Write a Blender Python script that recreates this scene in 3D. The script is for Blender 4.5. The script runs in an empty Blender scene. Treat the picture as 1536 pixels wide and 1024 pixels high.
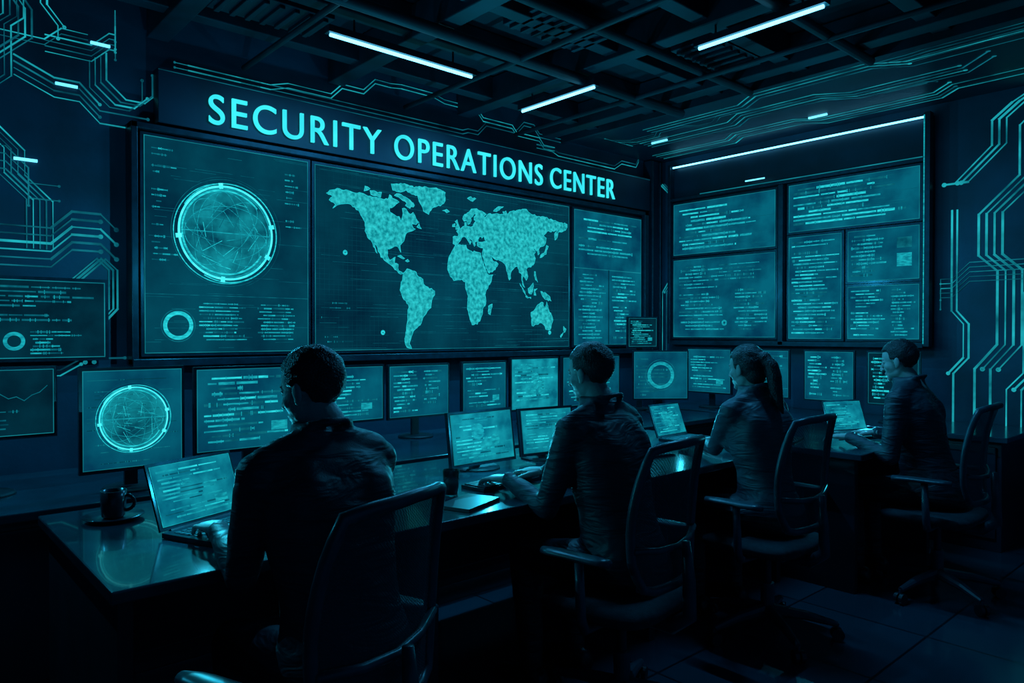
import bpy, bmesh, math, random
from mathutils import Vector, Matrix, noise
from mathutils.geometry import tessellate_polygon
scene = bpy.context.scene
try:
    scene.view_settings.view_transform = 'Standard'
except Exception:
    pass
R = math.radians
rng = random.Random(7)

# ------------------------------------------------------------------ materials
def new_mat(name):
    m = bpy.data.materials.new(name); m.use_nodes = True
    nt = m.node_tree
    b = nt.nodes['Principled BSDF']
    return m, nt, b

def c4(c): return (c[0], c[1], c[2], 1.0)

def pbr(name, col, rough=0.6, metal=0.0, noise_scale=8.0, var=0.35, bump=0.0, bump_scale=60.0, sheen=0.0, coat=0.0):
    m, nt, b = new_mat(name)
    tc = nt.nodes.new('ShaderNodeTexCoord')
    n = nt.nodes.new('ShaderNodeTexNoise'); n.inputs['Scale'].default_value = noise_scale
    n.inputs['Detail'].default_value = 4
    nt.links.new(tc.outputs['Object'], n.inputs['Vector'])
    cr = nt.nodes.new('ShaderNodeValToRGB')
    cr.color_ramp.elements[0].position = 0.3; cr.color_ramp.elements[1].position = 0.7
    cr.color_ramp.elements[0].color = c4([x*(1-var) for x in col])
    cr.color_ramp.elements[1].color = c4([x*(1+var) for x in col])
    nt.links.new(n.outputs['Fac'], cr.inputs['Fac'])
    nt.links.new(cr.outputs['Color'], b.inputs['Base Color'])
    b.inputs['Roughness'].default_value = rough
    b.inputs['Metallic'].default_value = metal
    if sheen: b.inputs['Sheen Weight'].default_value = sheen
    if coat: b.inputs['Coat Weight'].default_value = coat
    if bump:
        n2 = nt.nodes.new('ShaderNodeTexNoise'); n2.inputs['Scale'].default_value = bump_scale
        nt.links.new(tc.outputs['Object'], n2.inputs['Vector'])
        bp = nt.nodes.new('ShaderNodeBump'); bp.inputs['Strength'].default_value = bump
        bp.inputs['Distance'].default_value = 0.01
        nt.links.new(n2.outputs['Fac'], bp.inputs['Height'])
        nt.links.new(bp.outputs['Normal'], b.inputs['Normal'])
    return m

def glow(name, lo, hi, strength=1.0, scale=12.0, rough=0.6, stretch=(1,1,1), sample=False, p0=0.35, p1=0.65):
    m, nt, b = new_mat(name)
    tc = nt.nodes.new('ShaderNodeTexCoord')
    mp = nt.nodes.new('ShaderNodeMapping'); mp.inputs['Scale'].default_value = stretch
    n = nt.nodes.new('ShaderNodeTexNoise'); n.inputs['Scale'].default_value = scale
    n.inputs['Detail'].default_value = 5
    nt.links.new(tc.outputs['Object'], mp.inputs['Vector'])
    nt.links.new(mp.outputs['Vector'], n.inputs['Vector'])
    cr = nt.nodes.new('ShaderNodeValToRGB')
    cr.color_ramp.elements[0].position = p0; cr.color_ramp.elements[1].position = p1
    cr.color_ramp.elements[0].color = c4(lo); cr.color_ramp.elements[1].color = c4(hi)
    nt.links.new(n.outputs['Fac'], cr.inputs['Fac'])
    b.inputs['Base Color'].default_value = (0.0005, 0.002, 0.004, 1)
    b.inputs['Roughness'].default_value = rough
    b.inputs['Specular IOR Level'].default_value = 0.0
    nt.links.new(cr.outputs['Color'], b.inputs['Emission Color'])
    b.inputs['Emission Strength'].default_value = strength
    if not sample:
        try: m.cycles.emission_sampling = 'NONE'
        except Exception: pass
    return m

M = {}
M['wall'] = pbr('wall_paint_navy', (0.009, 0.042, 0.078), 0.55, noise_scale=2.0, var=0.45, bump=0.15, bump_scale=25)
M['ceil'] = pbr('ceiling_dark', (0.006, 0.020, 0.034), 0.7, noise_scale=3.0, var=0.4)
M['beam'] = pbr('beam_metal', (0.007, 0.022, 0.038), 0.55, 0.2, noise_scale=4.0, var=0.5)
M['plate'] = pbr('wall_plate', (0.005, 0.020, 0.038), 0.45, 0.2, noise_scale=3)
M['black'] = pbr('black_plastic', (0.008, 0.018, 0.026), 0.4, noise_scale=20)
M['frame'] = pbr('bezel_metal', (0.008, 0.028, 0.044), 0.35, 0.4, noise_scale=20)
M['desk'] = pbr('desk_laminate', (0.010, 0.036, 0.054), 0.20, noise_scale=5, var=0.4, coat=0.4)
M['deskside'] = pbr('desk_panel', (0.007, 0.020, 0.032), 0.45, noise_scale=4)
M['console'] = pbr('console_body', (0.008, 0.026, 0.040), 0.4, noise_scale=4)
M['chair'] = pbr('chair_plastic', (0.024, 0.055, 0.075), 0.34, noise_scale=20)
M['cush'] = pbr('seat_fabric', (0.012, 0.024, 0.034), 0.85, noise_scale=40, bump=0.3, bump_scale=300)
M['skin'] = pbr('skin', (0.42, 0.38, 0.36), 0.5, noise_scale=30, var=0.12, bump=0.1, bump_scale=150)
M['hair'] = pbr('hair_black', (0.008, 0.013, 0.018), 0.42, noise_scale=60, var=0.5, bump=0.6, bump_scale=180)
M['shoe'] = pbr('shoe_leather', (0.010, 0.014, 0.018), 0.35, noise_scale=30)
M['mug'] = pbr('mug_ceramic', (0.015, 0.04, 0.055), 0.2, noise_scale=20)
M['paper'] = pbr('paper', (0.10, 0.18, 0.2), 0.8, noise_scale=20)
M['eye'] = pbr('eye_white', (0.22, 0.24, 0.25), 0.2, noise_scale=50)
M['iris'] = pbr('iris_dark', (0.01, 0.01, 0.012), 0.15, noise_scale=50)
M['key'] = pbr('keycaps', (0.025, 0.06, 0.075), 0.5, noise_scale=30)
M['scr'] = glow('screen_wall', (0.0004, 0.019, 0.040), (0.0008, 0.064, 0.100), 1.0, 1.8, sample=True)
M['scrmap'] = glow('screen_map', (0.0004, 0.016, 0.034), (0.0008, 0.050, 0.080), 1.0, 1.8, sample=True)
M['scrb'] = glow('screen_bright', (0.0006, 0.042, 0.090), (0.0015, 0.125, 0.190), 1.0, 3.5, sample=True)
M['scrl'] = glow('screen_laptop', (0.001, 0.10, 0.16), (0.006, 0.30, 0.37), 1.2, 8.0, sample=True)
M['scrd'] = glow('screen_dim', (0.0003, 0.010, 0.020), (0.0006, 0.030, 0.050), 1.0, 4.0, sample=True)
M['g0'] = glow('glyph_hot', (0.03, 0.66, 0.74), (0.09, 0.95, 1.0), 1.25, 18)
M['g1'] = glow('glyph_bright', (0.006, 0.40, 0.47), (0.028, 0.76, 0.82), 1.0, 25, stretch=(1, 1, 3))
M['g2'] = glow('glyph_mid', (0.003, 0.20, 0.27), (0.010, 0.44, 0.51), 1.0, 25, stretch=(1, 1, 3))
M['g3'] = glow('glyph_dim', (0.001, 0.070, 0.11), (0.004, 0.16, 0.21), 1.0, 15)
M['land'] = glow('map_land', (0.003, 0.24, 0.28), (0.030, 0.64, 0.67), 1.0, 34, p0=0.34, p1=0.68)
M['disk'] = glow('globe_disk', (0.001, 0.045, 0.08), (0.006, 0.29, 0.35), 1.0, 6)
M['line'] = glow('edge_line', (0.003, 0.12, 0.16), (0.008, 0.24, 0.30), 1.0, 4)
M['sign'] = glow('sign_letters', (0.03, 0.70, 0.80), (0.05, 0.86, 0.94), 1.12, 6, sample=True)
M['led'] = glow('led_tube', (0.13, 0.62, 1.0), (0.16, 0.68, 1.0), 4.5, 2, sample=True)
M['ledthin'] = glow('led_strip', (0.10, 0.55, 0.8), (0.14, 0.65, 0.9), 2.2, 2, sample=True)
M['trace'] = glow('circuit_trace', (0.002, 0.10, 0.14), (0.016, 0.48, 0.56), 1.0, 3.5)
M['tracedim'] = glow('circuit_trace_dim', (0.0008, 0.030, 0.050), (0.005, 0.16, 0.22), 1.0, 4)
M['grid'] = glow('grid_line', (0.0004, 0.028, 0.048), (0.001, 0.070, 0.105), 1.0, 4)

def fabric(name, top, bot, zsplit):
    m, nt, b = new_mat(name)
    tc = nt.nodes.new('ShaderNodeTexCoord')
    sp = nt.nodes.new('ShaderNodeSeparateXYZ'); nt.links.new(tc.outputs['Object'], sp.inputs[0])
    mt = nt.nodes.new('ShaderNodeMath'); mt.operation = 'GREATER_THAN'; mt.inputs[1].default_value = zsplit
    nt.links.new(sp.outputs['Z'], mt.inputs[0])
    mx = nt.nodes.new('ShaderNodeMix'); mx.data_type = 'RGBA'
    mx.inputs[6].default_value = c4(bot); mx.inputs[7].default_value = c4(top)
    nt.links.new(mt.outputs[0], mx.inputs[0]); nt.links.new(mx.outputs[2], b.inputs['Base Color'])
    n = nt.nodes.new('ShaderNodeTexNoise'); n.inputs['Scale'].default_value = 250
    nt.links.new(tc.outputs['Object'], n.inputs['Vector'])
    n3 = nt.nodes.new('ShaderNodeTexNoise'); n3.inputs['Scale'].default_value = 9; n3.inputs['Distortion'].default_value = 1.5
    mp = nt.nodes.new('ShaderNodeMapping'); mp.inputs['Scale'].default_value = (0.6, 0.6, 2.2)
    nt.links.new(tc.outputs['Object'], mp.inputs['Vector']); nt.links.new(mp.outputs['Vector'], n3.inputs['Vector'])
    b1 = nt.nodes.new('ShaderNodeBump'); b1.inputs['Strength'].default_value = 0.5; b1.inputs['Distance'].default_value = 0.03
    nt.links.new(n3.outputs['Fac'], b1.inputs['Height'])
    bp = nt.nodes.new('ShaderNodeBump'); bp.inputs['Strength'].default_value = 0.2; bp.inputs['Distance'].default_value = 0.004
    nt.links.new(b1.outputs['Normal'], bp.inputs['Normal'])
    nt.links.new(n.outputs['Fac'], bp.inputs['Height']); nt.links.new(bp.outputs['Normal'], b.inputs['Normal'])
    b.inputs['Roughness'].default_value = 0.52
    return m
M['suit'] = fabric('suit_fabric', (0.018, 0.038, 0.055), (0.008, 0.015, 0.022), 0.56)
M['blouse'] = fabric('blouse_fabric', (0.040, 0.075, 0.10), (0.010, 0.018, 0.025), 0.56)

# floor tiles
m, nt, b = new_mat('floor_tiles')
tc = nt.nodes.new('ShaderNodeTexCoord')
br = nt.nodes.new('ShaderNodeTexBrick'); br.offset = 0.0
br.inputs['Scale'].default_value = 1.0; br.inputs['Brick Width'].default_value = 0.6; br.inputs['Row Height'].default_value = 0.6
br.inputs['Mortar Size'].default_value = 0.006
br.inputs['Color1'].default_value = (0.012, 0.050, 0.075, 1); br.inputs['Color2'].default_value = (0.018, 0.065, 0.095, 1)
br.inputs['Mortar'].default_value = (0.004, 0.012, 0.018, 1)
nt.links.new(tc.outputs['Object'], br.inputs['Vector']); nt.links.new(br.outputs['Color'], b.inputs['Base Color'])
n = nt.nodes.new('ShaderNodeTexNoise'); n.inputs['Scale'].default_value = 2.5; n.inputs['Detail'].default_value = 6
nt.links.new(tc.outputs['Object'], n.inputs['Vector'])
mr = nt.nodes.new('ShaderNodeMapRange'); mr.inputs['To Min'].default_value = 0.10; mr.inputs['To Max'].default_value = 0.32
nt.links.new(n.outputs['Fac'], mr.inputs['Value']); nt.links.new(mr.outputs['Result'], b.inputs['Roughness'])
b.inputs['Coat Weight'].default_value = 0.5; b.inputs['Coat Roughness'].default_value = 0.15
M['floor'] = m
# chair mesh fabric with real holes
m, nt, b = new_mat('chair_mesh')
tc = nt.nodes.new('ShaderNodeTexCoord')
w1 = nt.nodes.new('ShaderNodeTexChecker'); w1.inputs['Scale'].default_value = 260
nt.links.new(tc.outputs['Object'], w1.inputs['Vector'])
mr = nt.nodes.new('ShaderNodeMapRange'); mr.inputs['To Min'].default_value = 0.6; mr.inputs['To Max'].default_value = 1.0
nt.links.new(w1.outputs['Fac'], mr.inputs['Value']); nt.links.new(mr.outputs['Result'], b.inputs['Alpha'])
b.inputs['Base Color'].default_value = (0.018, 0.042, 0.058, 1); b.inputs['Roughness'].default_value = 0.7
M['mesh'] = m
m, nt, b = new_mat('clear_glass')
b.inputs['Base Color'].default_value = (0.5, 0.8, 0.85, 1); b.inputs['Roughness'].default_value = 0.05
b.inputs['Transmission Weight'].default_value = 1.0
M['glass'] = m

# ------------------------------------------------------------------ mesh builder
class MB:
    def __init__(s): s.v = []; s.f = []; s.mi = []; s.mats = []; s.X = Matrix.Identity(4)
    def mid(s, k):
        if k not in s.mats: s.mats.append(k)
        return s.mats.index(k)
    def add(s, vs, fs, k):
        o = len(s.v); s.v += [s.X @ Vector(p) for p in vs]
        i = s.mid(k)
        for f in fs: s.f.append([o+a for a in f]); s.mi.append(i)
    def box(s, x0, x1, y0, y1, z0, z1, k):
        vs = [(x0,y0,z0),(x1,y0,z0),(x1,y1,z0),(x0,y1,z0),(x0,y0,z1),(x1,y0,z1),(x1,y1,z1),(x0,y1,z1)]
        s.add(vs, [(3,2,1,0),(4,5,6,7),(0,1,5,4),(1,2,6,5),(2,3,7,6),(3,0,4,7)], k)
    def quad(s, u0, u1, v0, v1, k, l=1):   # on a -y facing panel
        y = -0.0012*l
        s.add([(u0,y,v0),(u1,y,v0),(u1,y,v1),(u0,y,v1)], [(0,1,2,3)], k)
    def poly(s, pts, k, l=1):
        y = -0.0012*l
        vs = [(p[0], y, p[1]) for p in pts]
        tr = tessellate_polygon([[Vector((p[0], p[1], 0)) for p in pts]])
        s.add(vs, [tuple(t) for t in tr], k)
    def ring(s, cx, cy, r0, r1, k, l=1, a0=0, a1=360, n=64, sx=1.0, rot=0.0):
        y = -0.0012*l; vs = []; fs = []
        m = max(3, int(n*abs(a1-a0)/360))
        for i in range(m+1):
            a = R(a0+(a1-a0)*i/m)
            for r in (r0, r1):
                px, pz = r*math.cos(a)*sx, r*math.sin(a)
                vs.append((cx+px*math.cos(rot)-pz*math.sin(rot), y, cy+px*math.sin(rot)+pz*math.cos(rot)))
        for i in range(m): fs.append((2*i, 2*i+1, 2*i+3, 2*i+2))
        s.add(vs, fs, k)
    def seg(s, p, q, w, k, l=1):
        y = -0.0012*l
        d = Vector((q[0]-p[0], q[1]-p[1]));
        if d.length < 1e-6: return
        d.normalize(); n = Vector((-d.y, d.x))*w/2; e = d*w*0.4
        vs = [(p[0]-e.x+n.x,y,p[1]-e.y+n.y),(p[0]-e.x-n.x,y,p[1]-e.y-n.y),(q[0]+e.x-n.x,y,q[1]+e.y-n.y),(q[0]+e.x+n.x,y,q[1]+e.y+n.y)]
        s.add(vs, [(0,1,2,3)], k)
    def ell(s, c, r, k, rot=None, seg=18, rings=12):
        vs = []; fs = []
        if not hasattr(r, '__len__'): r = (r, r, r)
        for i in range(1, rings):
            th = math.pi*i/rings
            for j in range(seg):
                ph = 2*math.pi*j/seg
                vs.append(Vector((r[0]*math.sin(th)*math.cos(ph), r[1]*math.sin(th)*math.sin(ph), r[2]*math.cos(th))))
        top = len(vs); vs.append(Vector((0,0,r[2]))); vs.append(Vector((0,0,-r[2])))
        for i in range(rings-2):
            for j in range(seg):
                a = i*seg+j; b2 = i*seg+(j+1) % seg
                fs.append((a, a+seg, b2+seg, b2))
        for j in range(seg):
            fs.append((top, j, (j+1) % seg))
            fs.append((top+1, (rings-2)*seg+(j+1) % seg, (rings-2)*seg+j))
        if rot is not None: vs = [rot @ v for v in vs]
        c = Vector(c)
        s.add([v+c for v in vs], fs, k)
    def loft(s, rings, k, cap=True, close=False):
        n = len(rings[0]); vs = [p for r in rings for p in r]; fs = []
        m = len(rings)
        for i in range(m-1 if not close else m):
            for j in range(n):
                i2 = (i+1) % m
                fs.append((i*n+j, i*n+(j+1) % n, i2*n+(j+1) % n, i2*n+j))
        if cap and not close:
            fs.append(tuple(range(n))[::-1]); fs.append(tuple((m-1)*n+j for j in range(n)))
        s.add(vs, fs, k)
    def tube(s, pts, rad, k, n=12, close=False, flat=1.0):
        pts = [Vector(p) for p in pts]
        if not hasattr(rad, '__len__'): rad = [rad]*len(pts)
        rings = []; N = len(pts); up = None
        for i, p in enumerate(pts):
            if close: d = pts[(i+1) % N]-pts[i-1]
            elif i == 0: d = pts[1]-pts[0]
            elif i == N-1: d = pts[-1]-pts[-2]
            else: d = (pts[i+1]-pts[i]).normalized()+(pts[i]-pts[i-1]).normalized()
            d.normalize()
            if up is None:
                up = Vector((0,0,1)) if abs(d.z) < 0.9 else Vector((0,1,0))
            a = (up-d*up.dot(d)).normalized(); b2 = d.cross(a); up = a
            rings.append([p+rad[i]*(a*math.cos(2*math.pi*j/n)*flat+b2*math.sin(2*math.pi*j/n)) for j in range(n)])
        s.loft(rings, k, close=close)
    def chain(s, pts, rad, k, n=14):
        for i in range(len(pts)-1):
            s.tube([pts[i], pts[i+1]], [rad[i], rad[i+1]], k, n)
        for p, r in zip(pts, rad): s.ell(p, r, k, seg=14, rings=10)
    def lathe(s, prof, k, n=32, c=(0,0,0)):
        rings = [[Vector((c[0]+r*math.cos(2*math.pi*j/n), c[1]+r*math.sin(2*math.pi*j/n), c[2]+z)) for j in range(n)] for r, z in prof]
        s.loft(rings, k)
    def build(s, name, loc=(0,0,0), rot=(0,0,0), parent=None, smooth=False, bevel=0, remesh=0, smooth_it=0, disp=0, fix=True):
        me = bpy.data.meshes.new(name)
        me.from_pydata([tuple(v) for v in s.v], [], s.f)
        for k in s.mats: me.materials.append(M[k])
        me.polygons.foreach_set('material_index', s.mi)
        me.update()
        if fix:
            bm = bmesh.new(); bm.from_mesh(me); bmesh.ops.recalc_face_normals(bm, faces=bm.faces); bm.to_mesh(me); bm.free()
        if smooth: me.polygons.foreach_set('use_smooth', [True]*len(me.polygons))
        ob = bpy.data.objects.new(name, me); scene.collection.objects.link(ob)
        ob.location = loc; ob.rotation_euler = rot
        if parent: ob.parent = parent
        if bevel:
            md = ob.modifiers.new('bevel', 'BEVEL'); md.width = bevel; md.segments = 2; md.limit_method = 'ANGLE'; md.angle_limit = R(40)
        if remesh:
            md = ob.modifiers.new('remesh', 'REMESH'); md.mode = 'VOXEL'; md.voxel_size = remesh; md.use_smooth_shade = True
        if smooth_it:
            md = ob.modifiers.new('smooth', 'SMOOTH'); md.iterations = smooth_it; md.factor = 0.6
        if disp:
            tx = bpy.data.textures.new(name+'_folds', 'CLOUDS'); tx.noise_scale = disp[1]; tx.noise_depth = 1
            md = ob.modifiers.new('folds', 'DISPLACE'); md.texture = tx; md.strength = disp[0]; md.mid_level = 0.5
            md.texture_coords = 'LOCAL'
        return ob

def empty(name, loc=(0,0,0), rz=0):
    e = bpy.data.objects.new(name, None); scene.collection.objects.link(e)
    e.location = loc; e.rotation_euler = (0, 0, rz); e.empty_display_size = 0.1
    return e

# ------------------------------------------------------------------ room shell
WY, WX, CZ = 4.6, 6.1, 3.3
def shell(name, b, k):
    mb = MB(); mb.box(*b, k); return mb.build(name)
shell('floor', (-2.6, 6.3, -1.6, 4.8, -0.1, 0.0), 'floor')
shell('ceiling', (-2.6, 6.3, -1.6, 4.8, CZ, CZ+0.1), 'ceil')
shell('wall_back', (-2.6, 6.3, WY, WY+0.15, 0.0, CZ), 'wall')
shell('wall_right', (WX, WX+0.15, -1.6, WY, 0.0, CZ), 'wall')
shell('wall_left', (-2.6, -2.45, -1.6, WY, 0.0, CZ), 'wall')
mb = MB(); mb.box(-2.45, WX, WY-0.02, WY, 0, 0.1, 'plate'); mb.build('baseboard_back')
mb = MB(); mb.box(WX-0.02, WX, -1.6, WY-0.02, 0, 0.1, 'plate'); mb.build('baseboard_right')

# ceiling beams, ducts
mb = MB()
for y in (-0.4, 0.7, 1.5, 2.35, 3.0, 3.6, 4.2):
    mb.box(-2.4, 4.70, y-0.05, y+0.05, 3.13, 3.295, 'beam')
for x in (-1.2, 0.1, 1.3, 2.45, 3.57, 4.5):
    mb.box(x-0.06, x+0.06, -1.6, 4.58, 3.10, 3.29, 'beam')
mb.build('ceiling_beams', bevel=0.006)
mb = MB(); mb.box(4.72, WX-0.001, -1.6, WY-0.001, 3.12, 3.299, 'plate'); mb.box(4.69, 4.72, -1.6, WY-0.001, 3.09, 3.299, 'beam')
mb.build('trim_5')
mb = MB()
for y, z, r in ((3.3, 3.16, 0.035), (2.72, 3.18, 0.028), (1.9, 3.17, 0.03)):
    mb.tube([(-2.4, y, z-0.1), (4.68, y, z-0.1)], r, 'beam', 12)
for x in (1.8, 3.0, 4.1):
    mb.tube([(x, -1.5, 3.05), (x, 4.55, 3.05)], 0.018, 'beam', 10)
mb.build('ceiling_pipes', smooth=True)
mb = MB()
for (x, y) in ((2.0, 2.35), (3.05, 3.0), (4.1, 2.6), (1.0, 3.1), (1.7, 3.9)):
    mb.box(x-0.3, x+0.3, y-0.16, y+0.16, 3.15, 3.2, 'plate')
    for i in range(7): mb.box(x-0.27+i*0.085, x-0.24+i*0.085, y-0.14, y+0.14, 3.13, 3.15, 'beam')
mb.build('ceiling_vent_panels', bevel=0.004)

# ceiling light fixtures
def fixture(x, y, L, along, e):
    mb = MB(); h = L/2
    mb.box(-h-0.02, h+0.02, -0.028, 0.028, 0.008, 0.045, 'frame')
    mb.tube([(-h, 0, 0), (h, 0, 0)], 0.010, 'led', 10)
    for sx in (-h*0.7, h*0.7): mb.tube([(sx, 0, 0.045), (sx, 0, 0.12)], 0.006, 'frame', 8)
    rz = 0 if along == 'x' else R(90)
    mb.build('ceiling_light', loc=(x, y, 3.0), rot=(0, 0, rz))
    ld = bpy.data.lights.new('tube_lamp', 'AREA'); ld.shape = 'RECTANGLE'; ld.size = L; ld.size_y = 0.012
    ld.energy = e; ld.color = (0.05, 0.5, 1.0)
    lo = bpy.data.objects.new('ceiling_light_lamp', ld); scene.collection.objects.link(lo)
    lo.location = (x, y, 2.988); lo.rotation_euler = (0, 0, rz)
fixture(2.39, 3.61, 0.98, 'x', 20)
fixture(3.56, 2.03, 0.72, 'y', 20)
fixture(3.60, 3.57, 0.70, 'y', 16)

# short LED bars on the walls and soffit
def bar(name, x0, x1, y0, y1, z, k='ledthin', t=0.007):
    mb = MB(); mb.box(x0, x1, y0, y1, z-t, z+t, k); mb.build(name)
for a, b2, z in ((0.955, 1.052, 3.0), (0.785, 0.89, 2.735), (0.595, 0.70, 2.30)):
    bar('wall_led_bar', a, b2, WY-0.015, WY-0.001, z)
bar('wall_led_bar', WX-0.125, WX-0.121, 3.33, 3.52, 2.76, 'ledthin', 0.006)
bar('wall_led_bar', 5.685, 5.70, 2.64, 2.79, 3.112); bar('wall_led_bar', 5.37, 5.385, 3.94, 4.11, 3.112)
bar('led_strip_light', WX-0.10, WX-0.085, 2.02, 4.33, 3.02, 'led', 0.006)
bar('led_edge_strip', WX-0.124, WX-0.121, 2.04, 4.0, 2.715, 'line', 0.004)

# ------------------------------------------------------------------ screen content
def code(mb, u0, u1, v0, v1, rows, ks=('g1','g2','g2','g3'), th=0.42, full=(0.45, 1.0), l=2, skip=0.08):
    dv = (v1-v0)/rows; W = u1-u0; th *= 1.15
    for r in range(rows):
        if rng.random() < skip: continue
        v = v1-(r+0.5)*dv; u = u0+W*rng.choice([0,0,0.04,0.08,0.14]); e = u0+W*rng.uniform(*full)
        while u < e-0.004:
            L = rng.uniform(0.06, 0.34)*W; L = min(L, e-u)
            t = dv*th*rng.uniform(0.6, 1.15)
            mb.quad(u, u+L, v-t/2, v+t/2, rng.choice(ks), l)
            if rng.random() < 0.5:
                for _ in range(rng.randint(1, 4)):
                    q = u+L*rng.random(); mb.quad(q, q+0.3*t, v-t*0.9, v+t*0.9, 'g2', l+0.4)
            u += L+rng.uniform(0.006, 0.02)*W

def scan(mb, w, h, n, k='g3'):
    for i in range(n):
        v = rng.uniform(-h/2, h/2); u = rng.uniform(-w/2, w/2*0.8); L = rng.uniform(0.05, 0.3)*w
        mb.quad(u, min(w/2, u+L), v-0.001, v+0.001, k, 1.5)

def outline(mb, u0, u1, v0, v1, k='line', t=0.004, l=2):
    mb.quad(u0, u1, v1-t, v1, k, l); mb.quad(u0, u1, v0, v0+t, k, l)
    mb.quad(u0, u0+t, v0, v1, k, l); mb.quad(u1-t, u1, v0, v1, k, l)

def globe(mb, cx, cy, r, l=2):
    mb.ring(cx, cy, 0.0005, r*0.97, 'disk', l)
    mb.ring(cx, cy, r*0.955, r, 'g0', l+2, n=96)
    mb.ring(cx-r*0.03, cy+r*0.01, r*0.865, r*0.90, 'g1', l+2, 40, 330, n=96)
    mb.ring(cx+r*0.04, cy, r*1.03, r*1.055, 'g1', l+1, -120, 150, n=96)
    mb.ring(cx-r*0.03, cy-r*0.02, r*1.04, r*1.06, 'g1', l+1, 100, 290, n=96)
    mb.ring(cx, cy, r*0.92, r*0.94, 'g2', l+1, n=96)
    mb.ring(cx, cy, r*1.12, r*1.13, 'g3', l+1, 60, 300, n=96)
    mb.ring(cx, cy, r*1.17, r*1.175, 'g3', l+1, -70, 120, n=96)
    for sx, ro in ((0.35, 0.1), (0.7, 0.1), (0.3, 1.4), (0.65, 1.62), (0.5, 0.8), (0.45, 2.4)):
        mb.ring(cx, cy, r*0.86, r*0.878, 'g2', l+1, n=64, sx=sx, rot=ro)
    mb.quad(cx-r*0.95, cx+r*0.95, cy-r*0.010, cy+r*0.010, 'g2', l+1)
    for i in range(24):
        a = rng.uniform(0, 6.28); q = rng.uniform(0.1, 0.8)*r; p = rng.uniform(0.1, 0.8)*r; a2 = a+rng.uniform(0.2, 1)
        mb.seg((cx+q*math.cos(a), cy+q*math.sin(a)), (cx+p*math.cos(a2), cy+p*math.sin(a2)), r*0.012, rng.choice(['g2','g3','g1']), l+1)
    for a in (10, 95, 185, 262, 330):
        mb.ring(cx, cy, r*0.93, r*1.05, 'g0', l+3, a, a+5, n=160)

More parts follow.
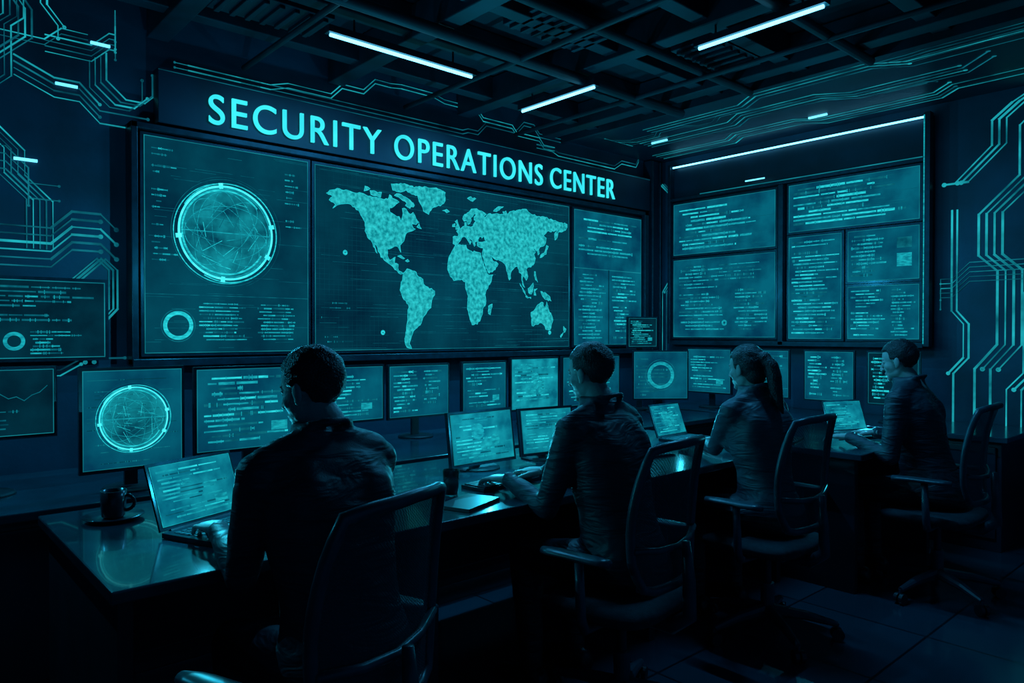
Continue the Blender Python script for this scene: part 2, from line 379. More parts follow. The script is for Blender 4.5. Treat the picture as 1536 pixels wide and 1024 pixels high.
LAND = [
 [(-168,66),(-162,69),(-156,71),(-141,70),(-128,70),(-115,68),(-108,68),(-96,68),(-94,72),(-88,69),(-82,67),(-87,64),(-94,61),(-94,58),(-88,56),(-82,55),(-80,51),(-78,55),(-77,58),(-78,62),(-73,62),(-68,58),(-64,60),(-60,55),(-56,52),(-60,50),(-66,50),(-64,47),(-61,46),(-66,44),(-70,43),(-74,40),(-76,35),(-81,31),(-80,25.5),(-82,28),(-84,30),(-90,29),(-97,27),(-97,22),(-94,18),(-91,19),(-87,21),(-88,16),(-83,15),(-83,10),(-79,9),(-77,8),(-80,7),(-85,10),(-92,14),(-97,16),(-105,20),(-106,23),(-112.5,31),(-109.5,23),(-114,28),(-117,33),(-121,35),(-124,40),(-124,47),(-130,54),(-136,58),(-145,60),(-152,59),(-161,55),(-158,58),(-165,61),(-161,64)],
 [(-73,78),(-60,82),(-35,83.5),(-20,81),(-20,74),(-25,70),(-38,66),(-43,60),(-50,62),(-54,68),(-58,75),(-68,76)],
 [(-62,66),(-68,63),(-74,65),(-72,67),(-80,70),(-88,72),(-82,74),(-74,72),(-68,70)],
 [(-117,70),(-105,69),(-104,73),(-118,73)], [(-90,76),(-78,76),(-64,82),(-75,83),(-92,81)],
 [(-125,72),(-118,74.5),(-124,76)], [(-84,22),(-77,20),(-75,20.5),(-80,23)], [(-74,18.5),(-69,18.5),(-71,20)],
 [(-59,48),(-53,47),(-56,51)],
 [(-77,8),(-72,12),(-62,10.5),(-57,6),(-51,4),(-50,0),(-44,-2.5),(-35,-5.5),(-35,-9),(-39,-14),(-40,-20),(-45,-23),(-49,-27),(-53,-33),(-57,-36),(-62,-39),(-65,-43),(-67,-47),(-69,-51),(-66,-55),(-72,-54),(-75,-49),(-73,-40),(-71,-30),(-70,-18),(-76,-14),(-81,-6),(-80,-2),(-78,2)],
 [(-6,35.5),(3,36.5),(10,37),(11,34),(20,31),(22,32.5),(32,31),(33,28),(37,20),(43,12),(51,12),(48,5),(41,-2),(39,-7),(40,-15),(35,-20),(35,-24),(32,-29),(27,-34),(19,-34.5),(15,-27),(12,-18),(13,-9),(9,-1),(9,4),(4,6),(-4,5),(-8,4.5),(-13,8),(-17,14),(-16,21),(-13,27),(-9,32)],
 [(44,-17),(50,-15),(47,-25),(44,-24)],
 [(-9,37),(-9,43),(-2,43.5),(-1,46),(-4,48.5),(2,51),(5,53),(8,54),(8,57),(10.5,57.5),(11,54),(14,54),(20,54.5),(22,57.5),(24,59),(29,60),(22,60.5),(22,63),(25,65.5),(22,66),(17,62),(18,60),(16,57),(13,55.5),(11,59),(7,58),(5,60),(6,62.5),(12,66),(18,70),(26,71),(33,69.5),(41,67),(36,64),(40,64.5),(45,68),(54,68.5),(60,69),(68,69),(67,72),(72,73),(74,70),(80,73),(95,76),(104,77.5),(113,74),(128,72.5),(140,72.5),(152,71),(160,70),(170,69.5),(180,68.5),(180,65.5),(177,62.5),(170,60),(163,59),(162,55),(157,51),(156,57),(163,62),(155,59.5),(143,59),(136,54.5),(141,52),(140,47),(135,43.5),(130,42.5),(127.5,39.5),(129,36),(126.5,34.5),(125,38),(121.5,39),(121,40.5),(118,39),(122,37),(119.5,35),(122,31),(120,26),(114,22),(108,21.5),(106,19),(109,13),(106,9),(100,13),(99.5,9),(103.5,2),(101,3),(98,9),(98,15),(94,16),(91,22),(87,21),(80,15),(80,10),(77.5,8),(73,17),(72,21),(67,24.5),(57,26),(51,28),(48,30),(51,25),(56,24.5),(59.5,22.5),(55,17),(45,13),(42.5,15),(39,21),(35,28),(34.5,31.5),(36,36),(30,36.5),(27,37.5),(26.5,40),(30,41),(36,41.5),(41,41.5),(38,44.5),(37,47),(34,44.7),(33,46),(30.5,46),(28,43),(28.5,41),(23,40.5),(24,38),(22.5,36.5),(20,40),(19,42),(14,45),(12.5,44.5),(18,40.5),(16,38),(12,42),(9,44.2),(4,43.4),(3,42),(-0.5,39),(-2,36.8),(-5.5,36)],
 [(-5,50),(1,51.3),(0,53),(-2,56),(-3,58.5),(-6,57),(-3,54.5),(-5,52)], [(-10,52),(-6,52.3),(-6,55),(-9.5,54)],
 [(-24,65),(-18,63.5),(-14,65),(-18,66.5)], [(12,79),(20,77),(25,80),(15,80.5)], [(52,71),(57,71),(68,76.5),(60,76)],
 [(130,32),(136,34),(141,36),(142,40),(145,44),(141.5,45),(140,41),(137,37),(131,34.5)],
 [(95,5.5),(104,-2),(106,-6),(101,-2)], [(109,1),(114,4),(118,7),(118,1),(115,-4),(110,-3)],
 [(105,-6.5),(114,-7),(114,-8.5),(106,-7.5)], [(119.5,-5),(120,1),(125,1.5),(121,-1),(123,-5)],
 [(131,-1),(141,-2.5),(148,-6),(150,-10),(143,-9),(138,-8),(133,-4)], [(120,18),(122,18),(126,8),(122,10),(120,14)],
 [(114,-22),(122,-18),(126,-14),(131,-12),(136,-12),(136,-15),(140,-17.5),(142,-11),(146,-19),(151,-24),(153.5,-29),(150,-37),(146,-39),(140,-38),(137,-34),(132,-32),(124,-33.5),(116,-35),(115,-30)],
 [(145,-41),(148,-41),(147,-43.5)], [(173,-35),(178,-38),(175,-41.5),(173,-39)], [(173,-41),(171,-44),(168,-46.5),(167,-45)],
]
def jag(poly, amp=0.8, step=2.2):
    out = []; n = len(poly)
    for i in range(n):
        a, b2 = Vector(poly[i]), Vector(poly[(i+1) % n]); d = b2-a; L = d.length
        k = max(1, int(L/step)); nn = Vector((-d.y, d.x)).normalized() if L > 0 else Vector((0, 0))
        for j in range(k):
            p = a+d*(j/k)
            if j: p = p+nn*rng.uniform(-amp, amp)
            out.append((p.x, p.y))
    return out

def worldmap(mb, cx, cz):
    for poly in LAND:
        pts = [(3.469+0.00672*x-cx, 1.751+0.00875*y-cz) for x, y in jag(poly)]
        mb.poly(pts, 'land', 4)
        for a, b2 in zip(pts, pts[1:]+pts[:1]): mb.seg(a, b2, 0.004, 'g1', 5)

# ------------------------------------------------------------------ wall screens
def wall_screen(name, u0, u1, z0, z1, wall, k, content, depth=0.05):
    mb = MB(); w, h = u1-u0, z1-z0
    mb.box(-w/2-0.018, w/2+0.018, 0.0, depth, -h/2-0.018, h/2+0.018, 'frame')
    mb.quad(-w/2, w/2, -h/2, h/2, k, 1)
    outline(mb, -w/2, w/2, -h/2, h/2, 'line', 0.005, 3)
    content(mb, w, h)
    if wall == 'back': loc = ((u0+u1)/2, WY-0.09, (z0+z1)/2); rz = 0
    else: loc = (WX-0.09, (u0+u1)/2, (z0+z1)/2); rz = R(-90)
    return mb.build(name, loc=loc, rot=(0, 0, rz), fix=False)

def contA(mb, w, h):
    scan(mb, w, h, 60)
    globe(mb, 1.674-1.705, 1.997-1.892, 0.29)
    code(mb, -w*0.46, -w*0.28, -0.1, h*0.46, 20, ('g3','g3','g2'), 0.2, (0.2, 0.9), 2, 0.3)
    code(mb, w*0.34, w*0.46, 0.05, h*0.46, 14, ('g3','g2'), 0.2, (0.4, 1), 2, 0.3)
    v = 1.61-1.892
    mb.quad(-w/2, w/2, v-0.002, v+0.002, 'g3', 2)
    mb.ring(1.386-1.705, 1.428-1.892, 0.062, 0.085, 'g1', 3); mb.ring(1.386-1.705, 1.428-1.892, 0.092, 0.098, 'g3', 3)
    code(mb, -0.20, 0.10, -0.56, -0.32, 11, ('g2','g2','g1','g3'), 0.34, (0.7, 1.0))
    code(mb, 0.16, 0.42, -0.56, -0.32, 11, ('g2','g2','g3'), 0.34, (0.8, 1.0))
def contB(mb, w, h):
    for i in range(1, 70): mb.quad(-w/2+w*i/70-0.0008, -w/2+w*i/70+0.0008, -h/2, h/2, 'grid', 1.6)
    for i in range(1, 36): mb.quad(-w/2, w/2, -h/2+h*i/36-0.0008, -h/2+h*i/36+0.0008, 'grid', 1.7)
    scan(mb, w, h, 110)
    worldmap(mb, 3.48, 1.888)
    for u, v in ((-1.0, 0.05), (-0.7, -0.5), (0.98, -0.5)):
        mb.ring(u, v, 0.004, 0.018, 'g1', 5, n=16)
    code(mb, -1.18, -0.85, -0.58, -0.25, 10, ('g3','grid'), 0.2, (0.3, 1), 2, 0.2)
def contC(mb, w, h):
    v = 1.974-1.887
    mb.quad(-w/2, w/2, v-0.004, v+0.004, 'line', 2); mb.quad(-0.012, 0.0, -h/2, v, 'black', 2.2)
    code(mb, -w*0.44, w*0.44, v+0.05, h*0.45, 12, ('g1','g2','g2','g3'), 0.38, (0.6, 1.0))
    code(mb, -w*0.44, -0.04, -h*0.46, v-0.04, 19, ('g2','g2','g3'), 0.36, (0.5, 1.0))
    code(mb, 0.04, w*0.44, -h*0.46, v-0.04, 19, ('g2','g1','g3'), 0.36, (0.5, 1.0))
wall_screen('wall_display', 1.202, 2.208, 1.265, 2.518, 'back', 'scr', contA)
wall_screen('world_map_display', 2.256, 4.704, 1.263, 2.512, 'back', 'scrmap', contB)
wall_screen('wall_display', 4.773, 5.729, 1.275, 2.50, 'back', 'scrb', contC)
def contD(mb, w, h): scan(mb, w, h, 20); code(mb, -w*0.44, w*0.44, -h*0.42, h*0.4, 11, ('g1','g2','g2','g3'), 0.4, (0.45, 0.9))
def contE(mb, w, h):
    code(mb, -w*0.44, w*0.05, -h*0.42, h*0.42, 19, ('g2','g3','g2'), 0.36, (0.5, 1)); code(mb, w*0.12, w*0.44, -h*0.42, h*0.1, 12, ('g3','g2'), 0.36, (0.5, 1))
    code(mb, -w*0.1, w*0.44, h*0.2, h*0.42, 5, ('g3','g2'), 0.3, (0.5, 1)); mb.ring(w*0.03, -h*0.32, 0.012, 0.028, 'g2', 3)
def contF(mb, w, h): scan(mb, w, h, 20); code(mb, -w*0.46, w*0.46, -h*0.38, h*0.42, 10, ('g1','g1','g2','g3'), 0.46, (0.55, 1.0))
def contG(mb, w, h): code(mb, -w*0.44, w*0.46, -h*0.46, h*0.46, 26, ('g2','g2','g1','g3'), 0.36, (0.55, 1.0))
def contH(mb, w, h):
    code(mb, -w*0.45, w*0.1, -h*0.42, h*0.42, 11, ('g2','g3'), 0.36, (0.5, 1)); mb.quad(w*0.2, w*0.4, -h*0.25, h*0.0, 'g2', 3); mb.quad(w*0.2, w*0.4, h*0.1, h*0.3, 'g3', 3)
def contI(mb, w, h):
    code(mb, -w*0.45, w*0.05, -h*0.45, h*0.44, 15, ('g2','g1','g3'), 0.38, (0.5, 1)); code(mb, w*0.12, w*0.45, -h*0.45, h*0.44, 15, ('g3','g2'), 0.38, (0.4, 1))
wall_screen('wall_display', 3.243, 4.32, 2.15, 2.65, 'right', 'scrb', contD)
wall_screen('wall_display', 3.243, 4.32, 1.345, 2.10, 'right', 'scrb', contE)
wall_screen('wall_display', 2.068, 3.118, 2.255, 2.66, 'right', 'scrb', contF)
wall_screen('wall_display', 2.66, 3.118, 1.335, 2.21, 'right', 'scrb', contG)
wall_screen('wall_display', 2.068, 2.61, 1.80, 2.21, 'right', 'scrb', contH)
wall_screen('wall_display', 2.068, 2.61, 1.335, 1.76, 'right', 'scrb', contI)
def contJ(mb, w, h):
    code(mb, -w*0.46, w*0.46, -h*0.1, h*0.44, 9, ('g3','g3','g2'), 0.36, (0.5, 1)); code(mb, 0.0, w*0.4, -h*0.46, -h*0.14, 7, ('g3','g2'), 0.4, (0.3, 0.9))
    mb.ring(-w*0.10, -h*0.28, 0.03, 0.048, 'g2', 3); code(mb, -w*0.46, -w*0.22, -h*0.46, -h*0.14, 7, ('g3','g2'), 0.4, (0.3, 0.9))
wall_screen('wall_display', 0.30, 1.0, 1.25, 1.66, 'back', 'scrd', contJ)

# display surrounds, header fascia
mb = MB()
mb.box(1.13, 5.82, WY-0.04, WY, 1.20, 2.58, 'plate')
mb.box(1.13, 1.165, WY-0.12, WY-0.04, 1.20, 2.58, 'frame'); mb.box(5.76, 5.82, WY-0.12, WY-0.04, 1.20, 2.58, 'frame')
mb.box(1.13, 5.82, WY-0.12, WY-0.04, 2.545, 2.58, 'frame'); mb.box(1.13, 5.82, WY-0.14, WY-0.04, 1.19, 1.235, 'frame')
mb.build('trim_1', bevel=0.004)
mb = MB()
mb.box(1.28, 5.86, WY-0.10, WY, 2.60, 2.92, 'plate')
mb.box(1.28, 5.86, WY-0.104, WY-0.10, 2.905, 2.909, 'tracedim')
mb.build('trim_2', bevel=0.004)
mb = MB()
mb.box(WX-0.05, WX, 2.0, 4.36, 1.30, 3.04, 'plate')
mb.box(WX-0.12, WX-0.05, 1.99, 2.035, 1.28, 3.05, 'frame'); mb.box(WX-0.12, WX-0.05, 4.345, 4.375, 1.28, 3.05, 'frame')
mb.box(WX-0.12, WX-0.05, 3.16, 3.205, 1.28, 2.68, 'frame'); mb.box(WX-0.12, WX-0.05, 2.035, 4.345, 1.27, 1.31, 'frame')
mb.box(WX-0.12, WX-0.05, 2.035, 4.345, 2.685, 2.71, 'frame')
mb.box(WX-0.124, WX-0.12, 2.026, 2.035, 1.3, 3.03, 'g2')
mb.build('trim_3', bevel=0.003)
mb = MB()
mb.box(5.88, 6.0, WY-0.1, WY, 0.1, 3.11, 'plate'); mb.box(5.87, 5.885, WY-0.13, WY-0.1, 0.1, 3.1, 'frame')
mb.box(5.995, 6.005, WY-0.13, WY-0.1, 0.1, 3.1, 'frame')
mb.build('trim_4', bevel=0.004)

# sign lettering
sv, sf = [], []
for word, x0, x1 in (('SECURITY', 1.561, 2.759), ('OPERATIONS', 2.871, 4.356), ('CENTER', 4.453, 5.306)):
    cu = bpy.data.curves.new('t', 'FONT'); cu.body = word; cu.size = 1; cu.extrude = 0.025; cu.offset = 0.0; cu.space_character = 1.16
    to = bpy.data.objects.new('t', cu); scene.collection.objects.link(to)
    bpy.context.view_layer.update()
    me = to.evaluated_get(bpy.context.evaluated_depsgraph_get()).to_mesh()
    vs = [v.co.copy() for v in me.vertices]
    ax, bx = min(v.x for v in vs), max(v.x for v in vs); ay, by = min(v.y for v in vs), max(v.y for v in vs)
    o = len(sv)
    for v in vs: sv.append((x0+(v.x-ax)/(bx-ax)*(x1-x0), WY-0.112-v.z*0.3, 2.645+(v.y-ay)/(by-ay)*0.18))
    for p in me.polygons: sf.append([o+i for i in p.vertices])
    bpy.data.objects.remove(to)
me = bpy.data.meshes.new('sign'); me.from_pydata(sv, [], sf); me.materials.append(M['sign'])
so = bpy.data.objects.new('security_operations_center_sign', me); scene.collection.objects.link(so)

# ------------------------------------------------------------------ circuit traces
def bundle(mb, path, n, off, w=0.008, ks=('trace','trace','tracedim')):
    for i in range(n):
        p = [(a+off[0]*i, b2+off[1]*i) for a, b2 in path]
        if i % 2 and len(p) > 3: p = p[:-1]
        k = rng.choice(ks)
        for a, b2 in zip(p[:-1], p[1:]): mb.seg(a, b2, w*rng.choice([0.7, 1, 1.2]), k, 3)
        e = p[-1]; mb.ring(e[0], e[1], w*0.5, w*1.2, k, 3, n=12)
def rand_bundle(mb, u0, u1, v0, v1, horiz, sp):
    n = rng.randint(2, 5); L = rng.uniform(0.4, 1.2)*(u1-u0 if horiz else v1-v0)
    u, v = rng.uniform(u0, u1), rng.uniform(v0, v1); path = [(u, v)]; sg = rng.choice([-1, 1]); t = 0
    while t < L:
        s = rng.uniform(0.08, 0.35); j = rng.uniform(0.05, 0.14)*rng.choice([-1, 1])
        if horiz: u += sg*s; path.append((u, v)); u += sg*abs(j); v += j
        else: v += sg*s; path.append((u, v)); v += sg*abs(j); u += j
        path.append((u, v)); t += s+abs(j)
    cl = lambda p: (min(u1, max(u0, p[0])), min(v1, max(v0, p[1])))
    path = [cl(p) for p in path]
    bundle(mb, path, n, (0, sp) if horiz else (sp, 0), 0.006, ('tracedim', 'tracedim', 'trace'))
mb = MB()
bundle(mb, [(-0.4,1.95),(0.76,1.95),(0.86,2.05),(1.00,2.05),(1.08,1.97)], 6, (0,-0.042), 0.011)
bundle(mb, [(0.70,1.50),(0.80,1.62),(0.98,1.80),(1.04,1.74),(1.04,1.52),(0.92,1.38),(0.92,1.22)], 3, (0.022,0.0), 0.010)
bundle(mb, [(0.3,3.2),(0.55,3.2),(0.62,3.1),(0.62,2.95),(0.45,2.78),(0.45,2.6)], 3, (0.03,0.0))
bundle(mb, [(0.6,2.74),(0.78,2.66),(0.9,2.66),(1.0,2.56),(1.25,2.56)], 4, (0,0.035))
bundle(mb, [(0.72,3.28),(0.72,3.15),(0.80,3.05),(0.80,2.98)], 2, (0.03,0))
bundle(mb, [(0.95,2.9),(0.95,2.75),(1.05,2.66),(1.15,2.66),(1.22,2.73),(1.22,2.85)], 4, (0.028,0.02))
bundle(mb, [(-0.5,2.36),(0.56,2.36),(0.66,2.26),(0.66,2.18),(0.8,2.18)], 4, (0,-0.04), 0.006, ('tracedim',))
bundle(mb, [(0.4,1.18),(0.8,1.18),(0.9,1.24),(1.12,1.24)], 2, (0,-0.03))
for i in range(6): rand_bundle(mb, -0.6, 1.08, 1.25, 3.25, True, -0.03)
for i in range(2): rand_bundle(mb, 0.0, 1.08, 1.25, 3.25, False, 0.03)
for i in range(3): rand_bundle(mb, 1.4, 5.8, 2.97, 3.2, True, 0.03)
mb.build('circuit_traces', loc=(0, WY, 0), fix=False)
mb = MB()   # right wall: u = -Y
def ry(path): return [(-a, b2) for a, b2 in path]
bundle(mb, ry([(1.36,3.10),(1.50,3.02),(1.62,2.92),(1.62,2.74),(1.86,2.50),(1.93,2.50)]), 3, (0.045,0.0), 0.014, ('trace',))
bundle(mb, ry([(1.30,3.0),(1.45,2.85),(1.45,2.5),(1.70,2.25),(1.70,1.95),(1.58,1.83),(1.58,1.3),(1.72,1.12),(1.72,0.55)]), 4, (0.05,0.0), 0.014, ('trace',))
bundle(mb, ry([(1.84,2.3),(1.84,1.55),(1.76,1.45),(1.76,1.2),(1.86,1.08),(1.86,0.7)]), 2, (-0.035,0.0), 0.012, ('trace',))
bundle(mb, ry([(1.35,1.75),(1.42,1.66),(1.42,1.1),(1.52,0.98),(1.52,0.3)]), 4, (0.045,0.0), 0.013, ('trace',))
bundle(mb, ry([(4.55,2.9),(4.45,2.8),(4.45,1.9),(4.52,1.8),(4.52,1.0)]), 3, (0.025,0.0), 0.010)
for i in range(6): rand_bundle(mb, -1.95, 0.4, 0.3, 3.1, False, 0.035)
for i in range(3): rand_bundle(mb, -1.95, 0.4, 0.3, 3.1, True, 0.035)
mb.build('circuit_traces', loc=(WX, 0, 0), rot=(0, 0, R(-90)), fix=False)
mb = MB()   # soffit traces, drawn in the horizontal plane (u = X, v = Y)
mb.X = Matrix(((1,0,0,0),(0,0,1,0),(0,1,0,0),(0,0,0,1)))
bundle(mb, [(5.95,4.4),(5.95,3.6),(5.82,3.45),(5.82,2.9),(5.95,2.75),(5.95,1.9),(5.8,1.75),(5.8,1.2)], 4, (-0.06,0), 0.012)
bundle(mb, [(5.5,4.2),(5.5,3.3),(5.35,3.12),(5.35,2.5),(5.5,2.3),(5.5,1.6),(5.3,1.4)], 4, (-0.06,0), 0.012, ('trace','tracedim'))
bundle(mb, [(5.1,3.9),(5.1,3.0),(4.95,2.8),(4.95,2.0),(5.1,1.8),(5.1,1.0)], 3, (-0.06,0), 0.011, ('tracedim','trace'))
for i in range(4): rand_bundle(mb, 4.85, 6.0, 0.4, 4.3, False, 0.05)
mb.build('circuit_traces', loc=(0, 0, 3.12), fix=False)

# ------------------------------------------------------------------ desks & consoles
def desk(name, x0, x1, y0, y1, supports):
    mb = MB()
    mb.box(x0, x1, y0, y1, 0.715, 0.75, 'desk')
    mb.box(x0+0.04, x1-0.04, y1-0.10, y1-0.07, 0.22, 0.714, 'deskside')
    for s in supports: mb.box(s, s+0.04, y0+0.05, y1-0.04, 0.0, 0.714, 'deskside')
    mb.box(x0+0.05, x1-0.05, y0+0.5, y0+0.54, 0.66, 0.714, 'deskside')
    return mb.build(name, bevel=0.005)
desk('office_desk', 0.445, 3.83, 1.96, 2.96, (0.47, 1.42, 2.62, 3.76))
desk('office_desk', 3.86, 5.02, 1.60, 2.45, (3.90, 4.95))
mb = MB()
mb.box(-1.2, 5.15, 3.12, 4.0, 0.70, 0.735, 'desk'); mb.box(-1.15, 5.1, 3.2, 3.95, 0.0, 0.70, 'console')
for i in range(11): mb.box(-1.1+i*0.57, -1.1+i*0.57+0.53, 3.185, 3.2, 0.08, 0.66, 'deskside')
mb.build('equipment_console', bevel=0.005)
mb = MB()
mb.box(5.25, 5.95, 1.3, 4.0, 0.70, 0.735, 'desk'); mb.box(5.33, 5.9, 1.35, 3.95, 0.0, 0.70, 'console')
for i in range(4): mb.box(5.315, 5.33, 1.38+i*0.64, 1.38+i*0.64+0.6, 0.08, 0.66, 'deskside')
mb.build('equipment_console', bevel=0.005)

# ------------------------------------------------------------------ monitors & laptops
def content(mb, w, h, kind):
    if kind == 'code':
        code(mb, -w*0.44, w*0.42, -h*0.42, h*0.42, 13, ('g1','g2','g2','g3'), 0.4, (0.4, 1.0)); mb.quad(w*0.18, w*0.34, -h*0.3, -h*0.18, 'g2', 3)
    elif kind == 'code2':
        code(mb, -w*0.44, -w*0.02, -h*0.42, h*0.42, 12, ('g2','g1','g3'), 0.4, (0.5, 1.0)); code(mb, w*0.04, w*0.44, -h*0.42, h*0.42, 12, ('g2','g3'), 0.4, (0.4, 1.0))
    elif kind == 'globe':
        code(mb, -w*0.46, w*0.46, -h*0.46, h*0.46, 24, ('g3','grid'), 0.2, (0.3, 1.0), 2, 0.3); globe(mb, 0, 0, min(w, h)*0.35)
    elif kind == 'ring':
        mb.ring(0, 0, h*0.22, h*0.29, 'g2', 3); mb.ring(0, 0, h*0.32, h*0.335, 'g3', 3); code(mb, -w*0.46, w*0.46, -h*0.46, h*0.46, 12, ('g3',), 0.3, (0.2, 1.0))
    elif kind == 'wave':
        pts = [(-w*0.45+w*0.9*i/16, h*(0.1+0.2*math.sin(i*0.9)*rng.random())) for i in range(17)]
        for a, b2 in zip(pts[:-1], pts[1:]): mb.seg(a, b2, 0.003, 'g3', 3)
        code(mb, -w*0.44, w*0.44, -h*0.42, -h*0.1, 5, ('g3','g3','grid'), 0.3)
    elif kind == 'map':
        scan(mb, w, h, 14, 'g2'); code(mb, -w*0.44, w*0.44, -h*0.42, h*0.42, 12, ('g2','g3','g1'), 0.38, (0.4, 1.0))
        for i in range(5): mb.ring(rng.uniform(-w*0.1, w*0.2), rng.uniform(-h*0.2, h*0.15), 0.0005, rng.uniform(0.015, 0.04), 'g2', 3+0.3*i, n=9)

def monitor(x, y, z0, z1, w, yaw, kind, base, k='scrb', tilt=0):
    mb = MB(); h = z1-z0; T = Matrix.Translation((0, 0, (z0+z1)/2-base)) @ Matrix.Rotation(R(-tilt), 4, 'X')
    mb.X = T
    mb.box(-w/2-0.012, w/2+0.012, 0.0, 0.022, -h/2-0.014, h/2+0.012, 'frame'); mb.box(-w*0.3, w*0.3, 0.022, 0.045, -h*0.3, h*0.3, 'black')
    mb.quad(-w/2, w/2, -h/2, h/2, k, 1); outline(mb, -w/2, w/2, -h/2, h/2, 'line', 0.003, 2)
    content(mb, w, h, kind)
    mb.X = Matrix.Identity(4)
    zc = (z0+z1)/2-base
    mb.box(-0.025, 0.025, 0.046, 0.066, 0.012, zc, 'black')
    mb.box(-0.025, 0.025, 0.03, 0.066, zc-0.04, zc, 'black')
    mb.lathe([(0.11, 0.0), (0.11, 0.006), (0.10, 0.012), (0.02, 0.014)], 'black', 28, (0, 0.045, 0.001))
    return mb.build('desktop_monitor', loc=(x, y, base), rot=(0, 0, R(yaw)), fix=False)
CB = 0.735
def mon(u0, u1, z0, z1, y, kind, k='scrb'):
    monitor((u0+u1)/2, y, z0, z1, u1-u0-0.03, 0, kind, CB, k)
mon(0.63, 1.035, 0.83, 1.23, 3.28, 'globe', 'scrb')
mon(1.075, 1.60, 0.855, 1.22, 3.30, 'code', 'scrb')
mon(0.10, 0.60, 0.97, 1.235, 3.50, 'wave', 'scrd')
mon(1.84, 2.325, 0.875, 1.185, 3.75, 'code', 'scrb')
mon(2.345, 2.81, 0.87, 1.18, 3.75, 'code2', 'scrb')
mon(2.905, 3.30, 0.865, 1.183, 3.75, 'code', 'scrb')
mon(3.33, 3.81, 0.85, 1.20, 3.75, 'map', 'scrl')
mon(3.84, 4.50, 0.84, 1.20, 3.75, 'code', 'scrb')
monitor(4.86, 3.62, 0.85, 1.23, 0.44, -38, 'ring', CB)
monitor(4.93, 3.86, 1.27, 1.51, 0.27, -20, 'code', CB, 'scrd')
for a, b2, kd in ((3.36, 3.81, 'code'), (2.84, 3.31, 'map'), (2.33, 2.73, 'code2'), (1.88, 2.25, 'code2')):
    monitor(5.5, (a+b2)/2, 0.87, 1.24, b2-a-0.03, -90, kd, CB, 'scrb' if a > 2 else 'scrd')
monitor(2.14, 2.60, 0.79, 1.015, 0.37, 2, 'map', 0.75, 'scrl', 8)
monitor(2.56, 2.60, 0.79, 1.00, 0.31, -8, 'code', 0.75, 'scrl', 8)

def laptop(x, y, yaw, kind, w=0.33, h=0.215, tilt=20, dp=0.22):
    mb = MB()
    mb.box(-w/2, w/2, -dp, 0.0, 0.001, 0.016, 'frame')
    for r in range(5):
        for c in range(13):
            u = -w*0.44+c*w*0.88/13; v = -0.03-r*0.021
            mb.box(u, u+w*0.88/13*0.82, v-0.017, v, 0.016, 0.018, 'key')
    mb.box(-0.045, 0.045, -dp+0.012, -dp+0.07, 0.016, 0.017, 'key')
    mb.tube([(-w*0.4, 0.004, 0.014), (w*0.4, 0.004, 0.014)], 0.007, 'black', 10)
    mb.X = Matrix.Translation((0, 0.004, 0.014)) @ Matrix.Rotation(R(-tilt), 4, 'X') @ Matrix.Translation((0, 0, h/2+0.004))
    mb.box(-w/2, w/2, 0.0, 0.008, -h/2, h/2, 'frame')
    w2, h2 = w-0.02, h-0.022
    mb.quad(-w2/2, w2/2, -h2/2, h2/2, 'scrl', 1); outline(mb, -w2/2, w2/2, -h2/2, h2/2, 'g2', 0.002, 2)
    content(mb, w2, h2, kind)
    return mb.build('laptop', loc=(x, y, 0.7505), rot=(0, 0, R(yaw)), fix=False)
laptop(0.835, 2.44, 22, 'code', 0.335)
laptop(3.62, 2.60, 2, 'map', 0.31, 0.20)
laptop(4.62, 1.99, -22, 'code', 0.31, 0.20)

def keyboard(x, y, yaw):
    mb = MB(); mb.box(-0.20, 0.20, -0.065, 0.065, 0.001, 0.014, 'black')
    for r in range(5):
        for c in range(17):
            mb.box(-0.19+c*0.0224, -0.19+c*0.0224+0.019, 0.055-r*0.0235-0.019, 0.055-r*0.0235, 0.014, 0.019, 'key')
    mb.build('computer_keyboard', loc=(x, y, 0.75), rot=(0, 0, R(yaw)))
keyboard(2.02, 2.30, 6)
def mouse(x, y, yaw):
    mb = MB(); mb.ell((0, 0, 0.012), (0.030, 0.055, 0.02), 'black'); mb.box(-0.001, 0.001, 0.01, 0.05, 0.028, 0.032, 'key')
    mb.build('computer_mouse', loc=(x, y, 0.7595), rot=(0, 0, R(yaw)), smooth=True)
mouse(2.42, 2.22, -10); mouse(1.14, 2.36, 10)
def mug(x, y):
    mb = MB()
    mb.lathe([(0.028, 0.006), (0.036, 0.012), (0.039, 0.05), (0.041, 0.098), (0.038, 0.098), (0.035, 0.05), (0.02, 0.02)], 'mug', 32)
    mb.tube([(0.038+0.028*math.sin(a), 0, 0.055+0.026*math.cos(a)) for a in [math.pi*i/10 for i in range(11)]], 0.006, 'mug', 10)
    mb.lathe([(0.05, 0.001), (0.085, 0.008), (0.095, 0.013), (0.094, 0.015), (0.05, 0.006), (0.02, 0.006)], 'mug', 40)
    mb.build('coffee_mug', loc=(x, y, 0.75), rot=(0, 0, R(-30)), smooth=True)
mug(0.63, 2.74)
mb = MB(); mb.lathe([(0.027, 0.001), (0.033, 0.10), (0.031, 0.10), (0.025, 0.008)], 'glass', 32)
mb.lathe([(0.0, 0.009), (0.0255, 0.009), (0.029, 0.06), (0.0, 0.06)], 'mug', 24)
mb.build('drinking_glass', loc=(1.70, 2.26, 0.7505), smooth=True)
mb = MB(); mb.box(-0.11, 0.11, -0.07, 0.07, 0, 0.012, 'black'); mb.box(-0.108, 0.112, -0.068, 0.066, 0.002, 0.010, 'paper')
mb.build('notebook', loc=(1.66, 2.10, 0.751), rot=(0, 0, R(20)))
mb = MB(); mb.box(-0.13, 0.13, -0.09, 0.09, 0, 0.008, 'black'); mb.box(-0.12, 0.12, -0.085, 0.08, 0.008, 0.010, 'key')
mb.build('notebook', loc=(3.02, 2.35, 0.751), rot=(0, 0, R(-12)))
